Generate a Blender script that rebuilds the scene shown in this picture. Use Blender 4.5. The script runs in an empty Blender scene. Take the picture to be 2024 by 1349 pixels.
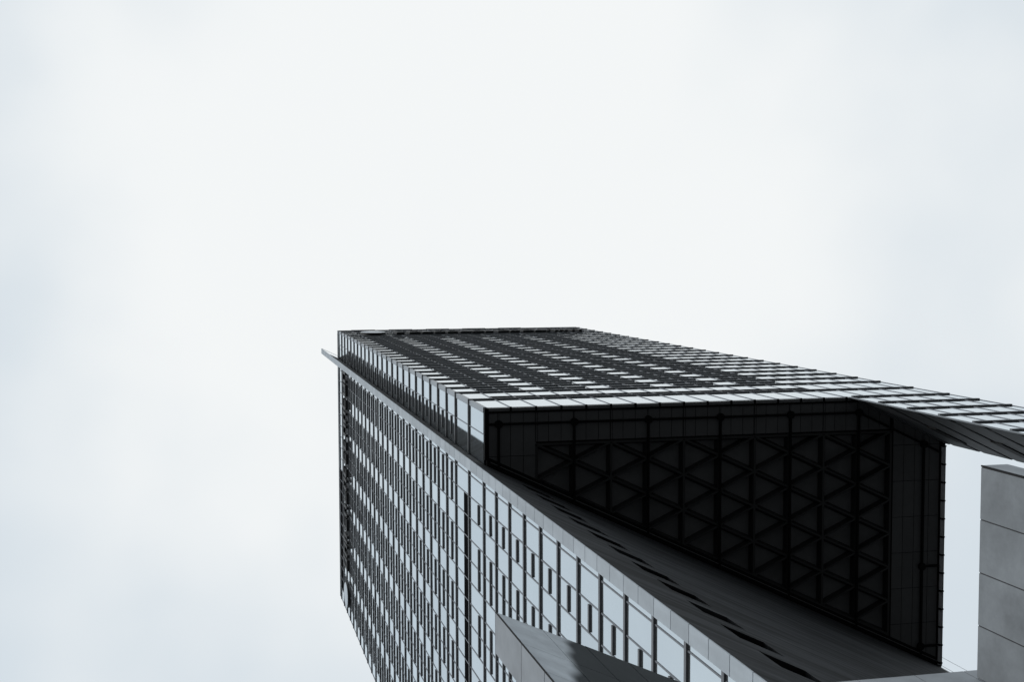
import bpy, math, random
from mathutils import Matrix, Vector
random.seed(7)
S = bpy.context.scene
COL = S.collection

# ------------------------------------------------------------------ camera
R = [[0.9729852958, 0.0027780538, -0.2308503769],      # image right
     [-0.0171836143, 0.9980254235, -0.0604150435],     # image down
     [0.2302267089, 0.0627497927, 0.9711117990]]       # view direction
FPX, CX, CY = 2560.2, 1012.0, 674.5
cd = bpy.data.cameras.new('camera'); cam = bpy.data.objects.new('camera', cd); COL.objects.link(cam)
cd.sensor_width = 36.0; cd.lens = FPX / 2024 * 36.0
cd.clip_start = 0.1; cd.clip_end = 5000
r, d, f = R
cam.matrix_world = Matrix(((r[0], -d[0], -f[0], 0), (r[1], -d[1], -f[1], 0), (r[2], -d[2], -f[2], 0), (0, 0, 0, 1)))
S.camera = cam
GZ = -1.6                                              # the ground lies 1.6 m below the eye

def proj(p):
    q = [sum(R[i][j] * p[j] for j in range(3)) for i in range(3)]
    return (q[0] / q[2] * FPX + CX, q[1] / q[2] * FPX + CY) if q[2] > .1 else (-1e4, -1e4)

# ------------------------------------------------------------------ exposure
S.view_settings.view_transform = 'Standard'; S.view_settings.look = 'None'
S.view_settings.exposure = 0.0; S.view_settings.gamma = 1.0

# ------------------------------------------------------------------ node helpers
def nn(nt, t, **kw):
    n = nt.nodes.new(t)
    for k, v in kw.items():
        if hasattr(n, k): setattr(n, k, v)
    return n
def mixc(nt, fac, a, b, blend='MIX'):
    m = nt.nodes.new('ShaderNodeMix'); m.data_type = 'RGBA'; m.blend_type = blend
    for s, v in ((0, fac), (6, a), (7, b)):
        if isinstance(v, bpy.types.NodeSocket): nt.links.new(v, m.inputs[s])
        elif s == 0: m.inputs[0].default_value = v
        else: m.inputs[s].default_value = (*v[:3], 1)
    return m.outputs[2]
def math_n(nt, op, a, b=None, clamp=False):
    m = nt.nodes.new('ShaderNodeMath'); m.operation = op; m.use_clamp = clamp
    for i, v in enumerate((a, b)):
        if v is None: continue
        if isinstance(v, bpy.types.NodeSocket): nt.links.new(v, m.inputs[i])
        else: m.inputs[i].default_value = v
    return m.outputs[0]
def maprange(nt, v, a, b, c, d_, smooth=True):
    m = nt.nodes.new('ShaderNodeMapRange'); m.interpolation_type = 'SMOOTHSTEP' if smooth else 'LINEAR'
    nt.links.new(v, m.inputs[0])
    for i, x in enumerate((a, b, c, d_)): m.inputs[i + 1].default_value = x
    return m.outputs[0]

# ------------------------------------------------------------------ world: high overcast
SUN_EL, SUN_DIR = math.radians(36), Vector((-0.76, -0.30, 0.58)).normalized()
W = bpy.data.worlds.new('World'); S.world = W; W.use_nodes = True
nt = W.node_tree; nt.nodes.clear()
out = nn(nt, 'ShaderNodeOutputWorld')
tc = nn(nt, 'ShaderNodeTexCoord')
sky = nn(nt, 'ShaderNodeTexSky'); sky.sky_type = 'NISHITA'; sky.sun_disc = False
sky.sun_elevation = SUN_EL; sky.sun_rotation = math.atan2(SUN_DIR.x, SUN_DIR.y)
bg1 = nn(nt, 'ShaderNodeBackground'); nt.links.new(sky.outputs[0], bg1.inputs[0]); bg1.inputs[1].default_value = 0.05
bg2 = nn(nt, 'ShaderNodeBackground'); bg2.inputs[1].default_value = 1.0
add = nn(nt, 'ShaderNodeMixShader'); add.inputs[0].default_value = 0.95     # cloud cover over the blue
nt.links.new(bg1.outputs[0], add.inputs[1]); nt.links.new(bg2.outputs[0], add.inputs[2]); nt.links.new(add.outputs[0], out.inputs[0])
nrm = nn(nt, 'ShaderNodeVectorMath', operation='NORMALIZE'); nt.links.new(tc.outputs['Generated'], nrm.inputs[0])
sep = nn(nt, 'ShaderNodeSeparateXYZ'); nt.links.new(nrm.outputs[0], sep.inputs[0])
# thinnest part of the cloud layer, where the light comes through
b = Vector((0.234, -0.055, 0.970)).normalized()
dot = nn(nt, 'ShaderNodeVectorMath', operation='DOT_PRODUCT'); nt.links.new(nrm.outputs[0], dot.inputs[0]); dot.inputs[1].default_value = b
n1 = nn(nt, 'ShaderNodeTexNoise'); n1.inputs['Scale'].default_value = 3.4; n1.inputs['Detail'].default_value = 3.0; n1.inputs['Roughness'].default_value = .5
nt.links.new(nrm.outputs[0], n1.inputs['Vector'])
n2 = nn(nt, 'ShaderNodeTexNoise'); n2.inputs['Scale'].default_value = 9; n2.inputs['Detail'].default_value = 5.0
nt.links.new(nrm.outputs[0], n2.inputs['Vector'])
ang = math_n(nt, 'ADD', dot.outputs['Value'], math_n(nt, 'MULTIPLY', math_n(nt, 'SUBTRACT', n1.outputs['Fac'], .5), .17))
ang = math_n(nt, 'ADD', ang, math_n(nt, 'MULTIPLY', math_n(nt, 'SUBTRACT', n2.outputs['Fac'], .5), .03))
thin = maprange(nt, ang, .885, .992, 0, 1)
cloud = mixc(nt, thin, (.695, .77, .83), (.945, .968, .972))
low = maprange(nt, sep.outputs['Z'], 0.0, 0.85, .42, 1.0)
sc = nn(nt, 'ShaderNodeVectorMath', operation='SCALE'); nt.links.new(cloud, sc.inputs[0]); nt.links.new(low, sc.inputs['Scale'])
nt.links.new(sc.outputs[0], bg2.inputs[0])

sd = bpy.data.lights.new('sun', 'SUN'); sd.energy = 1.2; sd.angle = math.radians(18); sd.color = (1, .995, .985)
sun = bpy.data.objects.new('sun', sd); COL.objects.link(sun)
sun.rotation_euler = (-SUN_DIR).to_track_quat('-Z', 'Y').to_euler()

# ------------------------------------------------------------------ materials
def material(name, col, rough=.6, metal=0.0, vary=0.0, scale=(1, 1, 1), noise=2.0, detail=6, bump=0.0, island=0.0, spec=.5, streak=None, tint=None):
    m = bpy.data.materials.new(name); m.use_nodes = True; t = m.node_tree
    p = t.nodes['Principled BSDF']
    p.inputs['Roughness'].default_value = rough; p.inputs['Metallic'].default_value = metal
    p.inputs['Specular IOR Level'].default_value = spec
    tcn = nn(t, 'ShaderNodeTexCoord'); mp = nn(t, 'ShaderNodeMapping'); mp.inputs['Scale'].default_value = scale
    t.links.new(tcn.outputs['Object'], mp.inputs[0])
    no = nn(t, 'ShaderNodeTexNoise'); no.inputs['Scale'].default_value = noise; no.inputs['Detail'].default_value = detail
    no.inputs['Roughness'].default_value = .65
    t.links.new(mp.outputs[0], no.inputs['Vector'])
    fac = maprange(t, no.outputs['Fac'], .28, .72, 0, 1, False)
    a = tuple(c * (1 - vary) for c in col); b_ = tuple(min(1, c * (1 + vary)) for c in col)
    c = mixc(t, fac, a, b_)
    if streak:
        mp2 = nn(t, 'ShaderNodeMapping'); mp2.inputs['Scale'].default_value = streak[0]; t.links.new(tcn.outputs['Object'], mp2.inputs[0])
        n3 = nn(t, 'ShaderNodeTexNoise'); n3.inputs['Scale'].default_value = 1.0; n3.inputs['Detail'].default_value = 4
        t.links.new(mp2.outputs[0], n3.inputs['Vector'])
        g = maprange(t, n3.outputs['Fac'], .35, .65, 1 - streak[1], 1 + streak[1])
        s = nn(t, 'ShaderNodeVectorMath', operation='SCALE'); t.links.new(c, s.inputs[0]); t.links.new(g, s.inputs['Scale']); c = s.outputs[0]
    if island:
        ge = nn(t, 'ShaderNodeNewGeometry')
        g = maprange(t, ge.outputs['Random Per Island'], 0, 1, 1 - island, 1 + island, False)
        s = nn(t, 'ShaderNodeVectorMath', operation='SCALE'); t.links.new(c, s.inputs[0]); t.links.new(g, s.inputs['Scale']); c = s.outputs[0]
    if tint: p.inputs['Specular Tint'].default_value = (*tint, 1)
    t.links.new(c, p.inputs['Base Color'])
    if bump:
        bm_ = nn(t, 'ShaderNodeBump'); bm_.inputs['Strength'].default_value = bump; bm_.inputs['Distance'].default_value = .02
        t.links.new(no.outputs['Fac'], bm_.inputs['Height']); t.links.new(bm_.outputs[0], p.inputs['Normal'])
    return m

M = {
 'glass':   material('mirror_glass', (.70, .732, .745), .06, .92, .02, noise=.35, island=.10, tint=(.89, .935, .965)),
 'ledge':   material('ledge_metal', (.17, .178, .19), .55, .1, .12, noise=3),
 'mullion': material('mullion_metal', (.20, .21, .23), .45, .3, .1, noise=3),
 'corner':  material('corner_metal', (.30, .33, .355), .4, .35, .06, noise=1.2, island=.06),
 'core':    material('dark_core', (.03, .03, .032), .7, 0, .15),
 'black':   material('black_metal', (.006, .006, .006), .7, 0, .1, spec=.2),
 'louvre':  material('black_louvre', (.010, .010, .011), .95, 0, .2, scale=(1, 1, 12), noise=2, spec=0),
 'soffit':  material('soffit_panel', (.135, .137, .141), .55, 0, .10, noise=.7, island=.05),
 'coffer':  material('coffer_pan', (.165, .168, .172), .6, 0, .2, noise=.6),
 'rib':     material('coffer_rib', (.022, .023, .024), .5, 0, .12, noise=2, spec=.8),
 'dark_stone': material('dark_granite', (.033, .0345, .037), .75, 0, .45, scale=(.5, .5, 3.2), noise=.9, detail=8, bump=.15, spec=.15, streak=((.10, .10, 1.3), .6)),
 'light_stone': material('light_stone_cladding', (.46, .51, .55), .6, 0, .08, noise=1.3, island=.10, streak=((1.5, 1.5, .25), .05)),
 'leg_stone': material('grey_stone', (.13, .138, .146), .65, 0, .12, scale=(.5, .5, 3), noise=1.0, streak=((.15, .15, 1.8), .18)),
 'granite': material('grey_granite', (.225, .242, .256), .7, 0, .36, noise=.75, detail=10, bump=.1, island=.05, streak=((1.2, 1.2, .5), .07)),
 'granite_lit':   material('lit_granite', (.33, .355, .38), .6, 0, .26, noise=.8, detail=10, island=.07, streak=((1.2, 1.2, .5), .06)),  # lighter copy of the granite: brighter light on these faces put into the colour
 'rim':     material('rim_metal', (.22, .225, .23), .35, .5, .1, noise=2),
 'bright_rim': material('bright_rim', (.8, .82, .84), .4, 0, .05, noise=2),
 'sign_dark': material('sign_casing', (.012, .012, .013), .6, 0, .1),
 'sign_face': material('sign_face', (.50, .55, .60), .35, .3, .05, noise=1),
 'ground':  material('paving', (.05, .05, .05), .85, 0, .25, noise=.2),
}

# ------------------------------------------------------------------ mesh builder
class MB:
    def __init__(s): s.v = []; s.f = []
    def box(s, x0, x1, y0, y1, z0, z1):
        i = len(s.v)
        s.v += [(x, y, z) for z in (z0, z1) for (x, y) in ((x0, y0), (x1, y0), (x1, y1), (x0, y1))]
        s.f += [(i, i+3, i+2, i+1), (i+4, i+5, i+6, i+7)] + [(i+k, i+(k+1) % 4, i+4+(k+1) % 4, i+4+k) for k in range(4)]
        return s
    def prism(s, poly, z0, z1):
        a = sum(poly[k][0]*poly[(k+1) % len(poly)][1] - poly[(k+1) % len(poly)][0]*poly[k][1] for k in range(len(poly)))
        if a < 0: poly = poly[::-1]
        i = len(s.v); n = len(poly)
        s.v += [(x, y, z0) for x, y in poly] + [(x, y, z1) for x, y in poly]
        s.f += [tuple(i + n - 1 - k for k in range(n)), tuple(i + n + k for k in range(n))]
        s.f += [(i+k, i+(k+1) % n, i+n+(k+1) % n, i+n+k) for k in range(n)]
        return s
    def beam(s, p, q, w0, w1, z0, z1):
        """bar from p to q in plan; w0 wide at z0, w1 wide at z1"""
        dx, dy = q[0]-p[0], q[1]-p[1]; L = math.hypot(dx, dy); nx, ny = -dy/L/2, dx/L/2
        i = len(s.v)
        for z, w in ((z0, w0), (z1, w1)):
            s.v += [(p[0]-nx*w, p[1]-ny*w, z), (q[0]-nx*w, q[1]-ny*w, z), (q[0]+nx*w, q[1]+ny*w, z), (p[0]+nx*w, p[1]+ny*w, z)]
        s.f += [(i, i+3, i+2, i+1), (i+4, i+5, i+6, i+7)] + [(i+k, i+(k+1) % 4, i+4+(k+1) % 4, i+4+k) for k in range(4)]
        return s
    def disc(s, x, y, rad, z0, z1, n=20):
        return s.prism([(x+rad*math.cos(2*math.pi*k/n), y+rad*math.sin(2*math.pi*k/n)) for k in range(n)], z0, z1)
    def build(s, name, mat, parent=None, smooth=False):
        me = bpy.data.meshes.new(name); me.from_pydata(s.v, [], s.f); me.update()
        if smooth:
            for p in me.polygons: p.use_smooth = True
        me.materials.append(mat)
        o = bpy.data.objects.new(name, me); COL.objects.link(o)
        if parent: o.parent = parent
        return o
def empty(name, label, cat, group=None, loc=(0, 0, 0)):
    o = bpy.data.objects.new(name, None); COL.objects.link(o); o.location = loc
    o['label'] = label; o['category'] = cat
    if group: o['group'] = group
    return o

# ------------------------------------------------------------------ ground
g = MB(); g.box(-1500, 1500, -1500, 1500, GZ-.5, GZ)
go = g.build('ground', M['ground']); go['kind'] = 'structure'; go['label'] = 'dark paved ground below the tower'

# ------------------------------------------------------------------ tower
X0, Y0, X1, Y1, HT, HS = 18.42, 10.12, 53.85, 48.6, 185.8, 86.0
T = empty('office_tower', 'tall glass office tower with grey stone blade wall and dark coffered soffit', 'tower')
WS, WB = .4783, 5.217                                    # blade wall in plan: Y = WS*X + WB
wy = lambda x, off=0.0: WS*x + WB + off
TH = .76                                               # blade thickness measured along Y

MB().box(X0+.14, X1-.1, Y0+.14, Y1-.14, HS+.6, HT-.3).build('upper_body', M['core'], T)
MB().prism([(X0+.14, wy(X0)+TH-.1), (53.3, wy(53.3)+TH-.1), (53.3, Y1-.14), (X0+.14, Y1-.14)], GZ, HS+.55).build('lower_body', M['core'], T)
p = MB(); p.box(X0+.02, X1-.02, Y0+.02, Y0+.35, HT-.3, HT); p.box(X0+.02, X0+.35, Y0+.36, Y1, HT-.3, HT)
p.box(X0+.36, X1-.02, Y1-.35, Y1, HT-.3, HT); p.box(X1-.35, X1-.02, Y0+.36, Y1-.36, HT-.3, HT)
p.build('parapet', M['ledge'], T)
MB().box(X1-.098, X1-.02, Y0+.2, Y1-.2, HS+.3, HT-.31).build('east_facade', M['core'], T)

upper = [HS, 91.08] + [96.16 + 3.817*j for j in range(24)]       # storey lines above the soffit
lower = []
z = HS
while z > GZ + 1: z -= 3.845; lower.append(max(z, GZ))
lower = sorted(lower)
def nextz(F, z_):
    k = F.index(z_); return F[k+1] if k+1 < len(F) else HT

panes, shades, louvres, louvres2, louvres3 = [], [], MB(), MB(), MB()
G = .035
def jit(): return random.gauss(0, .0022)
def pane_front(xa, xb, za, zb, y=Y0):
    t = jit(); dx = jit()
    zc, xc = (za+zb)/2, (xa+xb)/2
    P = lambda x, z_: y + t*(z_-zc) + dx*(x-xc)
    fr = [(xa, P(xa, za), za), (xb, P(xb, za), za), (xb, P(xb, zb), zb), (xa, P(xa, zb), zb)]
    panes.append((fr, (0, .05, 0)))
def pane_left(ya, yb, za, zb, x=X0):
    t = jit(); dy = jit()
    zc, yc = (za+zb)/2, (ya+yb)/2
    P = lambda y, z_: x + t*(z_-zc) + dy*(y-yc)
    fr = [(P(yb, za), yb, za), (P(ya, za), ya, za), (P(ya, zb), ya, zb), (P(yb, zb), yb, zb)]
    panes.append((fr, (.05, 0, 0)))

DEP, LH, SH = .095, .24, .20
SHZ = 1.78
# --- face towards -Y (front)
fx = [X0] + [20.27 + 1.8*k for k in range(19)] + [X1]
for F, lo in ((upper, False), (lower, True)):
    for zf in F:
        zt = nextz(F, zf) if not lo else (F[F.index(zf)+1] if F.index(zf)+1 < len(F) else HS)
        mech = abs(zf-91.08) < .1
        for k in range(len(fx)-1):
            xa, xb = fx[k], fx[k+1]
            if k == 0: xa += .22
            if lo:
                if xb < 45.9: continue
                xa = max(xa, 45.88)
            m = mech and 1 <= k <= 14
            if m: louvres.box(xa+G, xb-G, Y0-.012, Y0+.1, zf+.25, zf+2.15)
            pane_front(xa+G, xb-G, zf + (2.15 if m else LH), zt, Y0)
        if not lo and zf > 96:
            for k in (1, 4, 7, 10, 13):
                shades.append((fx[k]+.1, fx[k+2]-.1, Y0-DEP, Y0+.02, zf+SHZ, zf+SHZ+SH))
# --- face towards -X (left)
ly = [15.53 + 1.571*k for k in range(22)]
south = [(wy(X0)+TH+.02, ly[0])] + [(ly[k], ly[k+1]) for k in range(21)] 
allF = lower + upper
for zf in allF:
    zt = allF[allF.index(zf)+1] if allF.index(zf)+1 < len(allF) else HT
    mech = abs(zf-91.08) < .1
    top = zf > 178 and zf < 182
    for k, (ya, yb) in enumerate(south):
        m = mech and k >= 2
        if m: louvres2.box(X0-.012, X0+.1, ya+G, yb-G, zf+.25, zf+2.15)
        if top and 29.4 < ya < 46.3:
            louvres3.box(X0-.012, X0+.1, ya+G, yb-G, zf+LH, zt); continue
        pane_left(ya+G, yb-G, zf + (2.15 if m else LH), zt)
    if zf < 91 :
        shades.append((X0-DEP, X0+.02, ly[1]+.08, ly[2]-.08, zf+SHZ+.05, zf+SHZ+.05+SH))
    for k in range(0, 20, 3):
        if mech or zf > 178 or (zf < 91 and k == 0): continue
        shades.append((X0-DEP, X0+.02, ly[k]+.08, ly[k+2]-.08, zf+SHZ, zf+SHZ+SH))
    if zf >= HS:
        m = False
        pane_left(Y0+.36, 11.93, zf+LH, zt)
        pane_left(11.97, wy(X0)-.02, zf+LH, zt)
        if 96 < zf < 172: shades.append((X0-DEP, X0+.02, 12.03, 13.45, zf+SHZ, zf+SHZ+SH))
for l_ in (louvres, louvres2, louvres3): l_.build('louvre_band', M['louvre'], T)

def quad_area(pts):
    a = 0
    q = [proj(p) for p in pts]
    for k in range(len(q)): a += q[k][0]*q[(k+1) % len(q)][1] - q[(k+1) % len(q)][0]*q[k][1]
    cx = sum(x for x, y in q)/len(q); cy = sum(y for x, y in q)/len(q)
    if not (0 < cx < 2024 and 0 < cy < 1349): return 0
    if cx > 975 and cy > 1205 + (cx-980)*.40: return 0
    return abs(a)/2
def pane_mesh(mb, fr, dv):
    i = len(mb.v); mb.v += fr + [(x+dv[0], y+dv[1], z_+dv[2]) for x, y, z_ in fr]
    mb.f += [(i, i+1, i+2, i+3), (i+7, i+6, i+5, i+4)] + [(i+(k+1) % 4, i+k, i+4+k, i+4+(k+1) % 4) for k in range(4)]
panes.sort(key=lambda p: -quad_area(p[0]))
for fr, dv in panes[:100]:
    m = MB(); pane_mesh(m, fr, dv); m.build('window_pane', M['glass'], T)
m = MB()
for fr, dv in panes[100:]: pane_mesh(m, fr, dv)
o = m.build('window_panes', M['glass'], T); o['kind'] = 'stuff'

def shade_area(b_):
    x0, x1, y0, y1, z0, z1 = b_
    if x1-x0 < y1-y0: return quad_area([(x0, y0, z0), (x0, y1, z0), (x1, y1, z0), (x1, y0, z0)])
    return quad_area([(x0, y0, z0), (x1, y0, z0), (x1, y1, z0), (x0, y1, z0)])
shades.sort(key=lambda b_: -shade_area(b_))
for b_ in shades[:100]: MB().box(*b_).build('sunshade', M['ledge'], T)
m = MB()
for b_ in shades[100:]: m.box(*b_)
o = m.build('sunshades', M['ledge'], T); o['kind'] = 'stuff'

# --- ledges: one wrapping the corner at each storey of the upper part, one on the lower part
for zf in upper[1:]:
    m = MB()
    m.box(X0-DEP, X1+.08, Y0-DEP, Y0+.06, zf, zf+LH)
    m.box(X0-DEP, X0+.06, Y0+.062, wy(X0)-.03, zf+.001, zf+LH-.001)
    m.build('floor_ledge', M['ledge'], T)
for zf in lower + upper:
    MB().box(X0-DEP, X0+.06, wy(X0)+TH+.05, Y1+.05, zf, zf+LH).build('floor_ledge', M['ledge'], T)
    if zf <= HS: MB().box(46.0, X1+.08, Y0-DEP, Y0+.06, zf, zf+LH).build('floor_ledge', M['ledge'], T)
m = MB(); m.box(X0-.05, X1+.05, Y0-.05, Y0+.02, HT-.05, HT+.12); m.box(X0-.05, X0+.02, Y0+.022, wy(X0)-.03, HT-.05, HT+.12)
m.box(X0-.05, X0+.02, wy(X0)+TH+.05, Y1+.05, HT-.05, HT+.12); m.build('roof_edge', M['corner'], T)

# --- mullions
for k, x in enumerate(fx[1:-1] + [X1]):
    z0 = GZ if x > 46 else HS
    MB().box(x-.036, x+.036, Y0-.034, Y0+.07, z0, HT-.06).build('mullion', M['mullion'], T)
for y in ly + [Y1-.03]:
    MB().box(X0-.034, X0+.07, y-.036, y+.036, GZ, HT-.06).build('mullion', M['mullion'], T)
MB().box(X0-.034, X0+.07, 11.92, 11.98, HS, HT-.06).build('mullion', M['mullion'], T)
# --- corner cladding
m = MB()
for zf in upper:
    zt = nextz(upper, zf)
    m.prism([(X0-.02, Y0-.02), (X0+.2, Y0-.02), (X0+.2, Y0+.05), (X0+.05, Y0+.05), (X0+.05, Y0+.34), (X0-.02, Y0+.34)], zf+LH+.01, zt-.01)
m.build('corner_cladding', M['corner'], T)

# ------------------------------------------------------------------ blade wall
def wallprism(mb, xa, xb, z0, z1, d0=0.0, d1=TH):
    return mb.prism([(xa, wy(xa, d0)), (xb, wy(xb, d0)), (xb, wy(xb, d1)), (xa, wy(xa, d1))], z0, z1)
m = MB()
slots = [45.1 + 3.82*k for k in range(-11, 11)]
wallprism(m, 17.16, 18.40, GZ, HT+.12)                     # projecting fin, full height
wallprism(m, 18.40, 20.3, GZ, HS+.02)
wallprism(m, 22.25, 53.4, GZ, HS+.02)
zz = GZ
for zt in slots:
    wallprism(m, 20.3, 22.25, zz, zt-2.1); zz = zt
wallprism(m, 20.3, 22.25, zz, HS+.02)
BW = m.build('blade_wall', M['dark_stone'], T)
m = MB(); wallprism(m, 20.31, 22.24, GZ, HS, .42, .46); m.build('slot_glazing', M['black'], BW)
m = MB(); z = 82.3 - 1.91*44
while z < HT+12:
    zt = min(z+1.91, HT+12); m.box(17.10, 17.158, wy(17.13)+.002, wy(17.13)+TH, max(z, GZ)+.024, zt-.024); z += 1.91
m.build('end_cladding', M['light_stone'], BW)
m = MB(); wallprism(m, 17.165, 21.4, HT+.125, HT+11.9); m.build('roof_screen', M['glass'], BW)
m = MB(); wallprism(m, 17.16, 21.45, HT+11.9, HT+12.06, -.02, TH+.02); m.build('coping', M['light_stone'], BW)

# ------------------------------------------------------------------ leg
A, Bp = (45.86, Y0+.06), (53.4, 13.76)
ux, uy = (Bp[0]-A[0]), (Bp[1]-A[1]); L = math.hypot(ux, uy); ux /= L; uy /= L
leg_out = [A, (X1-.06, Y0+.06), (X1-.06, 13.7), Bp]
ins = lambda d_: [(A[0]+ux*d_*2.1, A[1]+d_*.9), (X1-.2, Y0+.2), (X1-.2, 13.5), (Bp[0]-.1, Bp[1]-d_)]
MB().prism(ins(.28), GZ, HS+.3).build('leg_core', M['black'], T)
m = MB(); z = 77.2 - 3.82*21
while z < HS:
    a_, b__ = max(z+.32, GZ), min(z+3.82-.28, HS+.02)
    if b__ > a_: m.prism(leg_out, a_, b__)
    z += 3.82
m.build('leg_cladding', M['leg_stone'], T)
m = MB(); m.prism([(45.74, Y0-.03), (45.86, Y0-.03), (45.98, Y0+.055), (45.74, Y0+.055)], GZ, HS); m.build('leg_trim', M['corner'], T)
# dark ventilation slots beside the joints
m = MB()
for k in range(10):
    zc = 80.75 - 7.62*k; t0, t1 = 3.75, 6.4
    p_ = (A[0]+ux*t0, A[1]+uy*t0+.03); q_ = (A[0]+ux*t1, A[1]+uy*t1+.03)
    m.beam(p_, q_, .09, .09, zc-.62, zc+.62)
m.build('vent_slots', M['black'], T)

# ------------------------------------------------------------------ soffit
C = MB(); C.box(X0+.05, 53.38, Y0+.05, 31.4, HS+.47, HS+.53); C.build('soffit_backing', M['coffer'], T)
# flat panels round the coffers
P = MB()
def panel(xa, xb, ya, yb, gap=.02):
    if ya > wy(xb)+.2: return
    P.box(xa+gap, xb-gap, ya+gap, yb-gap, HS, HS+.05)
x = 18.72
cols = [18.72, 19.37, 20.27, 21.17, 22.07] + [22.07+.9*k for k in range(1, 31)] 
for a_, b__ in zip(cols[:-1], cols[1:]):
    if a_ > 22: panel(a_, b__, 10.5, 12.58)
    else: panel(a_, b__, 10.5, 13.5)
for a_, b__ in zip(cols[:4], cols[1:5]):
    panel(a_, b__, 13.5, 16.2)
rc = [49.32, 50.2, 51.1, 52.3, 53.16]
for a_, b__ in zip(rc[:-1], rc[1:]):
    panel(a_, b__, 10.5, 13.8)
    y = 13.8
    while y < 32: panel(a_, b__, y, y+2.7); y += 2.7
P.build('soffit_panels', M['soffit'], T)
MB().box(18.7, 22.05, 10.45, 16.5, HS+.055, HS+.07).build('panel_backing', M['black'], T)
m = MB(); m.box(22.05, 49.3, 10.45, 12.62, HS+.055, HS+.07); m.box(49.3, 53.3, 10.45, 32, HS+.055, HS+.07); m.build('panel_backing', M['black'], T)
# ribs
rib = lambda p_, q_: MB().beam(p_, q_, .15, .46, HS-.03, HS+.46)
def yl(x_): return wy(x_) + .25
for i in range(11):
    x = 22.1 + 2.703*i
    if yl(x) > 12.8: rib((x, 12.76), (x, yl(x))).build('coffer_rib', M['rib'], T)
rib((22.0, 12.76), (49.2, 12.76)).build('coffer_rib', M['rib'], T)
sl = 1.27/2.703
for s_ in (1, -1):
    for j in range(-14, 30):
        c0 = 12.76 + 2.54*j                              # Y at X = 22.1
        pts = []
        n = 600
        for k in range(n+1):
            x = 22.1 + 27.03*k/n; y = c0 + s_*sl*(x-22.1)
            if 12.76 <= y + 1e-6 and y <= yl(x): pts.append((x, y))
        if len(pts) > 12 and math.hypot(pts[-1][0]-pts[0][0], pts[-1][1]-pts[0][1]) > .8:
            b_ = MB().beam(pts[0], pts[-1], .13, .44, HS-.022 + .004*s_, HS+.455)
            b_.build('coffer_rib', M['rib'], T)
# rim along the bottom of the facades
m = MB(); m.box(X0+.3, 45.8, Y0+.02, Y0+.24, HS-.06, HS+.12); m.build('soffit_rim', M['rim'], T)
m = MB(); m.box(X0+.0, 46.2, Y0+.245, Y0+.37, HS-.10, HS+.1); m.box(X0+.01, X0+.3, Y0+.02, Y0+.24, HS-.08, HS+.1); m.box(X0+.02, X0+.3, Y0+.375, 13.72, HS-.07, HS+.1)
for x in fx[1:16]: m.box(x-.07, x+.07, Y0-.05, Y0+.244, HS-.1, HS+.05)
m.build('soffit_edge', M['black'], T)
m = MB(); m.v = [(53.24, y_, z_) if k_ == 0 else (53.41, y_, z_) for y_ in (13.9, 30.6) for k_, z_ in ((0, HS-.04), (1, HS-.36), (1, HS-.04))]
m.f = [(0, 1, 4, 3), (1, 2, 5, 4), (2, 0, 3, 5), (0, 2, 1), (3, 4, 5)]
m.build('rim_glazing', M['bright_rim'], T)
m = MB(); m.box(53.17, 53.235, 13.5, 30.7, HS-.10, HS+.2); m.box(53.24, 53.4, 13.5, 30.6, HS-.015, HS+.2); m.box(53.415, 53.455, 13.9, 30.6, HS-.38, HS+.2)
m.build('rim_edge', M['black'], T)
y = 13.95; m = MB()
while y < 30.7: m.box(53.2, 53.49, y-.05, y+.05, HS-.40, HS-.06); y += 1.37
m.build('rim_bracket', M['black'], T)
m = MB(); m.disc(53.2, 30.95, .30, GZ, HS-.13, 24); m.build('end_post', M['rim'], T, True)
# cleaning rail with round hangers
rz0, rz1 = HS-.16, HS-.02
nodes = [(19.41, 11.26)] + [(24.79+5.42*k, 11.26) for k in range(5)] + [(51.8, 13.78)]
MB().beam((18.75, 11.26), (46.47, 11.26), .15, .15, rz0, rz1).build('cleaning_rail', M['black'], T)
MB().beam((46.47, 11.26), (51.8, 13.78), .15, .15, rz0+.002, rz1).build('cleaning_rail', M['black'], T)
MB().beam((51.8, 13.78), (53.2, 14.44), .15, .15, rz0+.004, rz1).build('cleaning_rail', M['black'], T)
for x, y in nodes:
    MB().beam((x, y), (x, yl(x)), .15, .15, rz0-.002, rz1).build('cleaning_rail', M['black'], T)
    m = MB(); m.beam((x-.05, 10.5), (x-.05, y), .02, .02, HS-.01, HS); m.beam((x+.05, 10.5), (x+.05, y), .02, .02, HS-.01, HS)
    m.build('seam_strip', M['black'], T)
for y in (23.0, 29.08): MB().beam((51.8, y), (53.2, y), .15, .15, rz0-.004, rz1).build('cleaning_rail', M['black'], T)
for x, y in nodes + [(51.8, 23.0), (51.8, 29.08)]:
    MB().disc(x, y, .28, rz0-.05, rz1+.01).build('rail_hanger', M['black'], T)
# double seams over the coffer columns
m = MB()
for i in range(0, 11, 2):
    x = 22.1 + 2.703*i
    for s_ in (-.09, .09): m.beam((x+s_, 10.5), (x+s_, 12.6), .025, .025, HS-.012, HS)
m.build('seam_strip', M['black'], T)
# gutter along the blade wall
m = MB(); m.prism([(18.6, wy(18.6, -.62)), (53.4, wy(53.4, -.62)), (53.4, wy(53.4, .1)), (18.6, wy(18.6, .1))], HS-.05, HS+.2); m.build('wall_gutter', M['black'], T)
m = MB(); m.prism([(18.8, wy(18.8, -.40)), (53.3, wy(53.3, -.40)), (53.3, wy(53.3, -.33)), (18.8, wy(18.8, -.33))], HS-.12, HS-.052); m.build('gutter_rail', M['soffit'], T)

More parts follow.
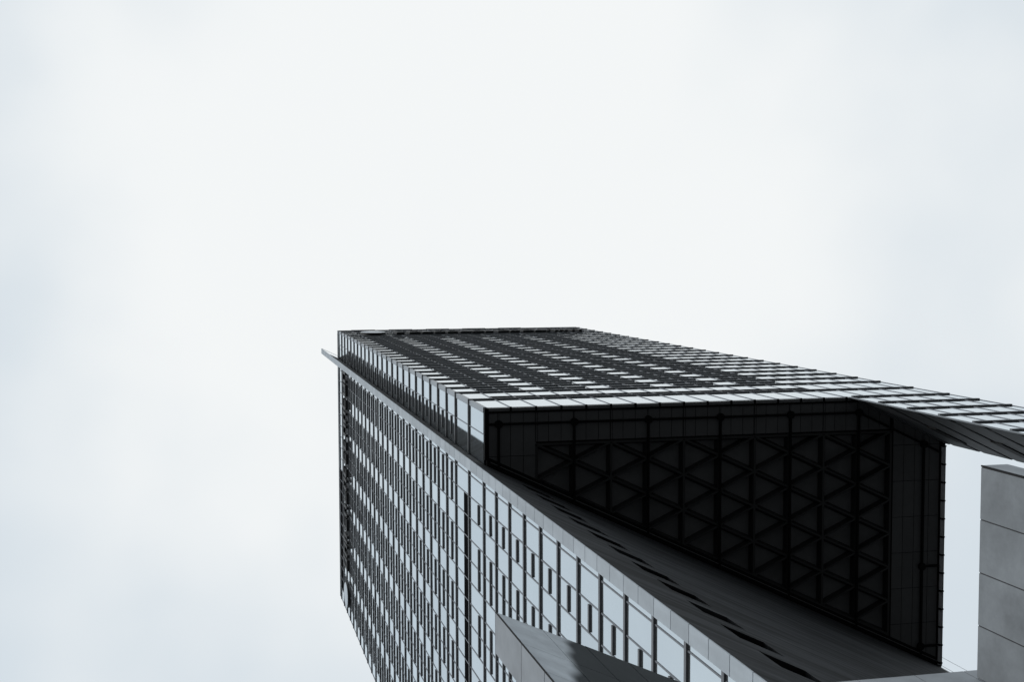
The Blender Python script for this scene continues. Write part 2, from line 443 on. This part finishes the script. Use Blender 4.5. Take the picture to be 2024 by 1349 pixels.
# ------------------------------------------------------------------ signs (unreadable from here: letter-like blocks)
def sign(root, place, pitch, n, start, z0, gap):
    """place(u, d, z) -> world; u runs along the sign in reading order, d outwards"""
    def blk(mb, u0, u1, d0, d1, za, zb):
        i = len(mb.v)
        mb.v += [place(u, d_, z_) for z_ in (za, zb) for u, d_ in ((u0, d0), (u1, d0), (u1, d1), (u0, d1))]
        mb.f += [(i, i+3, i+2, i+1), (i+4, i+5, i+6, i+7)] + [(i+k, i+(k+1) % 4, i+4+(k+1) % 4, i+4+k) for k in range(4)]
    # oval disc
    dm, fm = MB(), MB(); cu, cz, ru, rz = start-gap, z0+2.0, 1.72, 2.45; n_ = 40
    rings = [(.0, 1.0), (.30, 1.0), (.34, .97)]
    i = 0
    for dd, sc_ in rings:
        dm.v += [place(cu+ru*sc_*math.cos(2*math.pi*k/n_), dd, cz+rz*sc_*math.sin(2*math.pi*k/n_)) for k in range(n_)]
    for a_ in range(2): dm.f += [(a_*n_+k, a_*n_+(k+1) % n_, (a_+1)*n_+(k+1) % n_, (a_+1)*n_+k) for k in range(n_)]
    dm.f += [tuple(range(n_-1, -1, -1))]
    disc = dm.build('sign_disc', M['sign_dark'], root)
    for dd, sc_ in ((.345, .96), (.385, .72), (.41, .35)):
        fm.v += [place(cu+ru*sc_*math.cos(2*math.pi*k/n_), dd, cz+rz*sc_*math.sin(2*math.pi*k/n_)) for k in range(n_)]
    for a_ in range(2): fm.f += [(a_*n_+k, a_*n_+(k+1) % n_, (a_+1)*n_+(k+1) % n_, (a_+1)*n_+k) for k in range(n_)]
    fm.f += [tuple(range(2*n_, 3*n_))]
    fm.build('disc_face', M['sign_face'], disc, True)
    u = start
    for k in range(n):
        w = pitch*random.choice((.62, .74, .8, .86)); h = random.choice((3.4, 3.4, 4.4)); st = .36
        mb = MB(); kind = random.randrange(5)
        blk(mb, u, u+st, 0.08, .36, z0, z0+h)
        if kind in (0, 1, 3): blk(mb, u+w-st, u+w, .08, .36, z0, z0+(3.4 if kind else h))
        if kind in (0, 2, 4): blk(mb, u+st, u+w-(st if kind == 0 else 0), .081, .359, z0+.001, z0+.42)
        if kind in (1, 2, 3): blk(mb, u+st, u+w-(st if kind != 2 else 0), .081, .359, z0+2.85, z0+3.4)
        if kind in (2, 4): blk(mb, u+st, u+w, .082, .358, z0+1.1, z0+1.5)
        mb.build('sign_letter', M['sign_dark'], root)
        u += pitch
    m = MB(); blk(m, start-.3, u, -.02, .10, z0+.3, z0+.5); blk(m, start-.3, u, -.02, .10, z0+2.0, z0+2.2)
    m.build('sign_rail', M['ledge'], root)
SZ = 172.6
s1 = empty('company_sign', 'row of dark letters with an oval disc along the top of the long upper facade', 'sign', 'rooftop signs on the tower')
sign(s1, lambda u, d_, z_: (u, Y0-.06-d_, z_), 1.75, 15, 25.0, SZ, 2.95)
s2 = empty('company_sign', 'dark letters and oval disc high on the left facade, beside the blade wall', 'sign', 'rooftop signs on the tower')
sign(s2, lambda u, d_, z_: (X0-.06-d_, 66.9-u, z_), 1.82, 15, 25.0, SZ, 3.7)

# ------------------------------------------------------------------ guide wires
w = empty('guide_wires', 'two thin steel guide wires hanging from the right edge of the soffit', 'wire', loc=(0, 0, 0))
for x, y in ((53.6, 30.05), (53.6, 30.7)): MB().disc(x, y, .012, GZ, HS-.05, 6).build('wire', M['mullion'], w)

# ------------------------------------------------------------------ granite structures at the foot
def painted_shade():  # granite with a dark reflected shade painted into its colour past a wavy edge
    m = material('painted_shade_granite', (.70, .745, .78), .55, 0, .22, noise=1.2, detail=10, island=.05)
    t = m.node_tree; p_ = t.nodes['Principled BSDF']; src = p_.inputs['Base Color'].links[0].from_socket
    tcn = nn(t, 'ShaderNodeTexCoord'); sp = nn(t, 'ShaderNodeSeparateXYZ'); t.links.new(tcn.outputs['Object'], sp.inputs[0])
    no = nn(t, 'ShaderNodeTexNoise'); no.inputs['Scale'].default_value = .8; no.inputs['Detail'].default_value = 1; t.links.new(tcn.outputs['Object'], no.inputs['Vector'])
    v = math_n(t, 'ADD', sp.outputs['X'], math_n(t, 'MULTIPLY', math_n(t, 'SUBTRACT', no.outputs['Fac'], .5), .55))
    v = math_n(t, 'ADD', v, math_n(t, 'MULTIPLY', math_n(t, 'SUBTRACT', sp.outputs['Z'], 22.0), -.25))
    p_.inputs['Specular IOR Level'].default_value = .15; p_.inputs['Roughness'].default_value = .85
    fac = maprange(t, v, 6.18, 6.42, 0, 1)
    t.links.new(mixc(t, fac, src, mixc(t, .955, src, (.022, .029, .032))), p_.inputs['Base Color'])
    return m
M['painted_shade'] = painted_shade()

# blade-shaped stone in the foreground
fy = lambda x_, d_=0.0: .4432*x_ + 4.0486 + d_
g1 = empty('granite_blade', 'slanting granite blade with light tip and painted shade on its side, at the bottom', 'stone wall')
MB().prism([(4.93, fy(4.93, .03)), (9.2, fy(9.2, .03)), (9.2, fy(9.2, .72)), (4.93, 6.93)], GZ, 21.98).build('core', M['core'], g1)
zs = [22.0, 20.08, 18.6, 17.05]
while zs[-1] > GZ: zs.append(max(zs[-1]-1.55, GZ-.01))
m, m2 = MB(), MB()
for zt, zb in zip(zs[:-1], zs[1:]):
    xs = [4.93, 5.76, 6.54, 7.36, 8.2, 9.2]
    for a_, b__ in zip(xs[:-1], xs[1:]):
        m.prism([(a_+.005, fy(a_)), (b__-.005, fy(b__)), (b__-.005, fy(b__, .03)), (a_+.005, fy(a_, .03))], zb+.008, zt-.008)
    m2.box(4.90, 4.93, fy(4.9)+.014, 6.96, zb+.012, zt-.012)
MB().box(4.896, 4.915, fy(4.9)-.004, fy(4.9)+.012, GZ, 22.0).build('corner_joint', M['black'], g1)
m.build('slanted_face', M['painted_shade'], g1); m2.build('end_face', M['granite_lit'], g1)

g2 = empty('granite_wall', 'low grey granite wall at the bottom edge, running up to the tall pillar', 'stone wall')
MB().box(9.6, 15.1, 8.17, 8.8, GZ, 22.42).build('core', M['core'], g2)
m = MB(); xs = [9.6, 10.0, 11.09, 12.18, 13.41, 14.48, 15.1]
zs = [22.44 - 2.4*k for k in range(11)]
for a_, b__ in zip(xs[:-1], xs[1:]):
    for zt, zb in zip(zs[:-1], zs[1:]): m.box(a_+.009, b__-.009, 8.165, 8.2, max(zb, GZ)+.005, zt-.005)
m.build('stone_facing', M['granite_lit'], g2)

g3 = empty('granite_pillar', 'tall square-edged grey granite pillar with wide stone slabs at the right edge', 'pillar')
MB().box(14.513, 15.05, 4.01, 8.15, GZ, 21.995).build('core', M['core'], g3)
m, m2 = MB(), MB(); ys = [4.015, 5.04, 6.08, 7.12, 8.16]
for a_, b__ in zip(ys[:-1], ys[1:]): m.box(14.50, 14.53, a_+.013, b__-.013, GZ, 22.0)
m2.box(14.52, 15.07, 3.985, 4.009, GZ, 22.0)
MB().box(14.494, 14.519, 3.98, 4.012, GZ, 22.003).build('corner_joint', M['black'], g3)
m.build('slab_facing', M['granite'], g3); m2.build('front_facing', M['granite_lit'], g3)
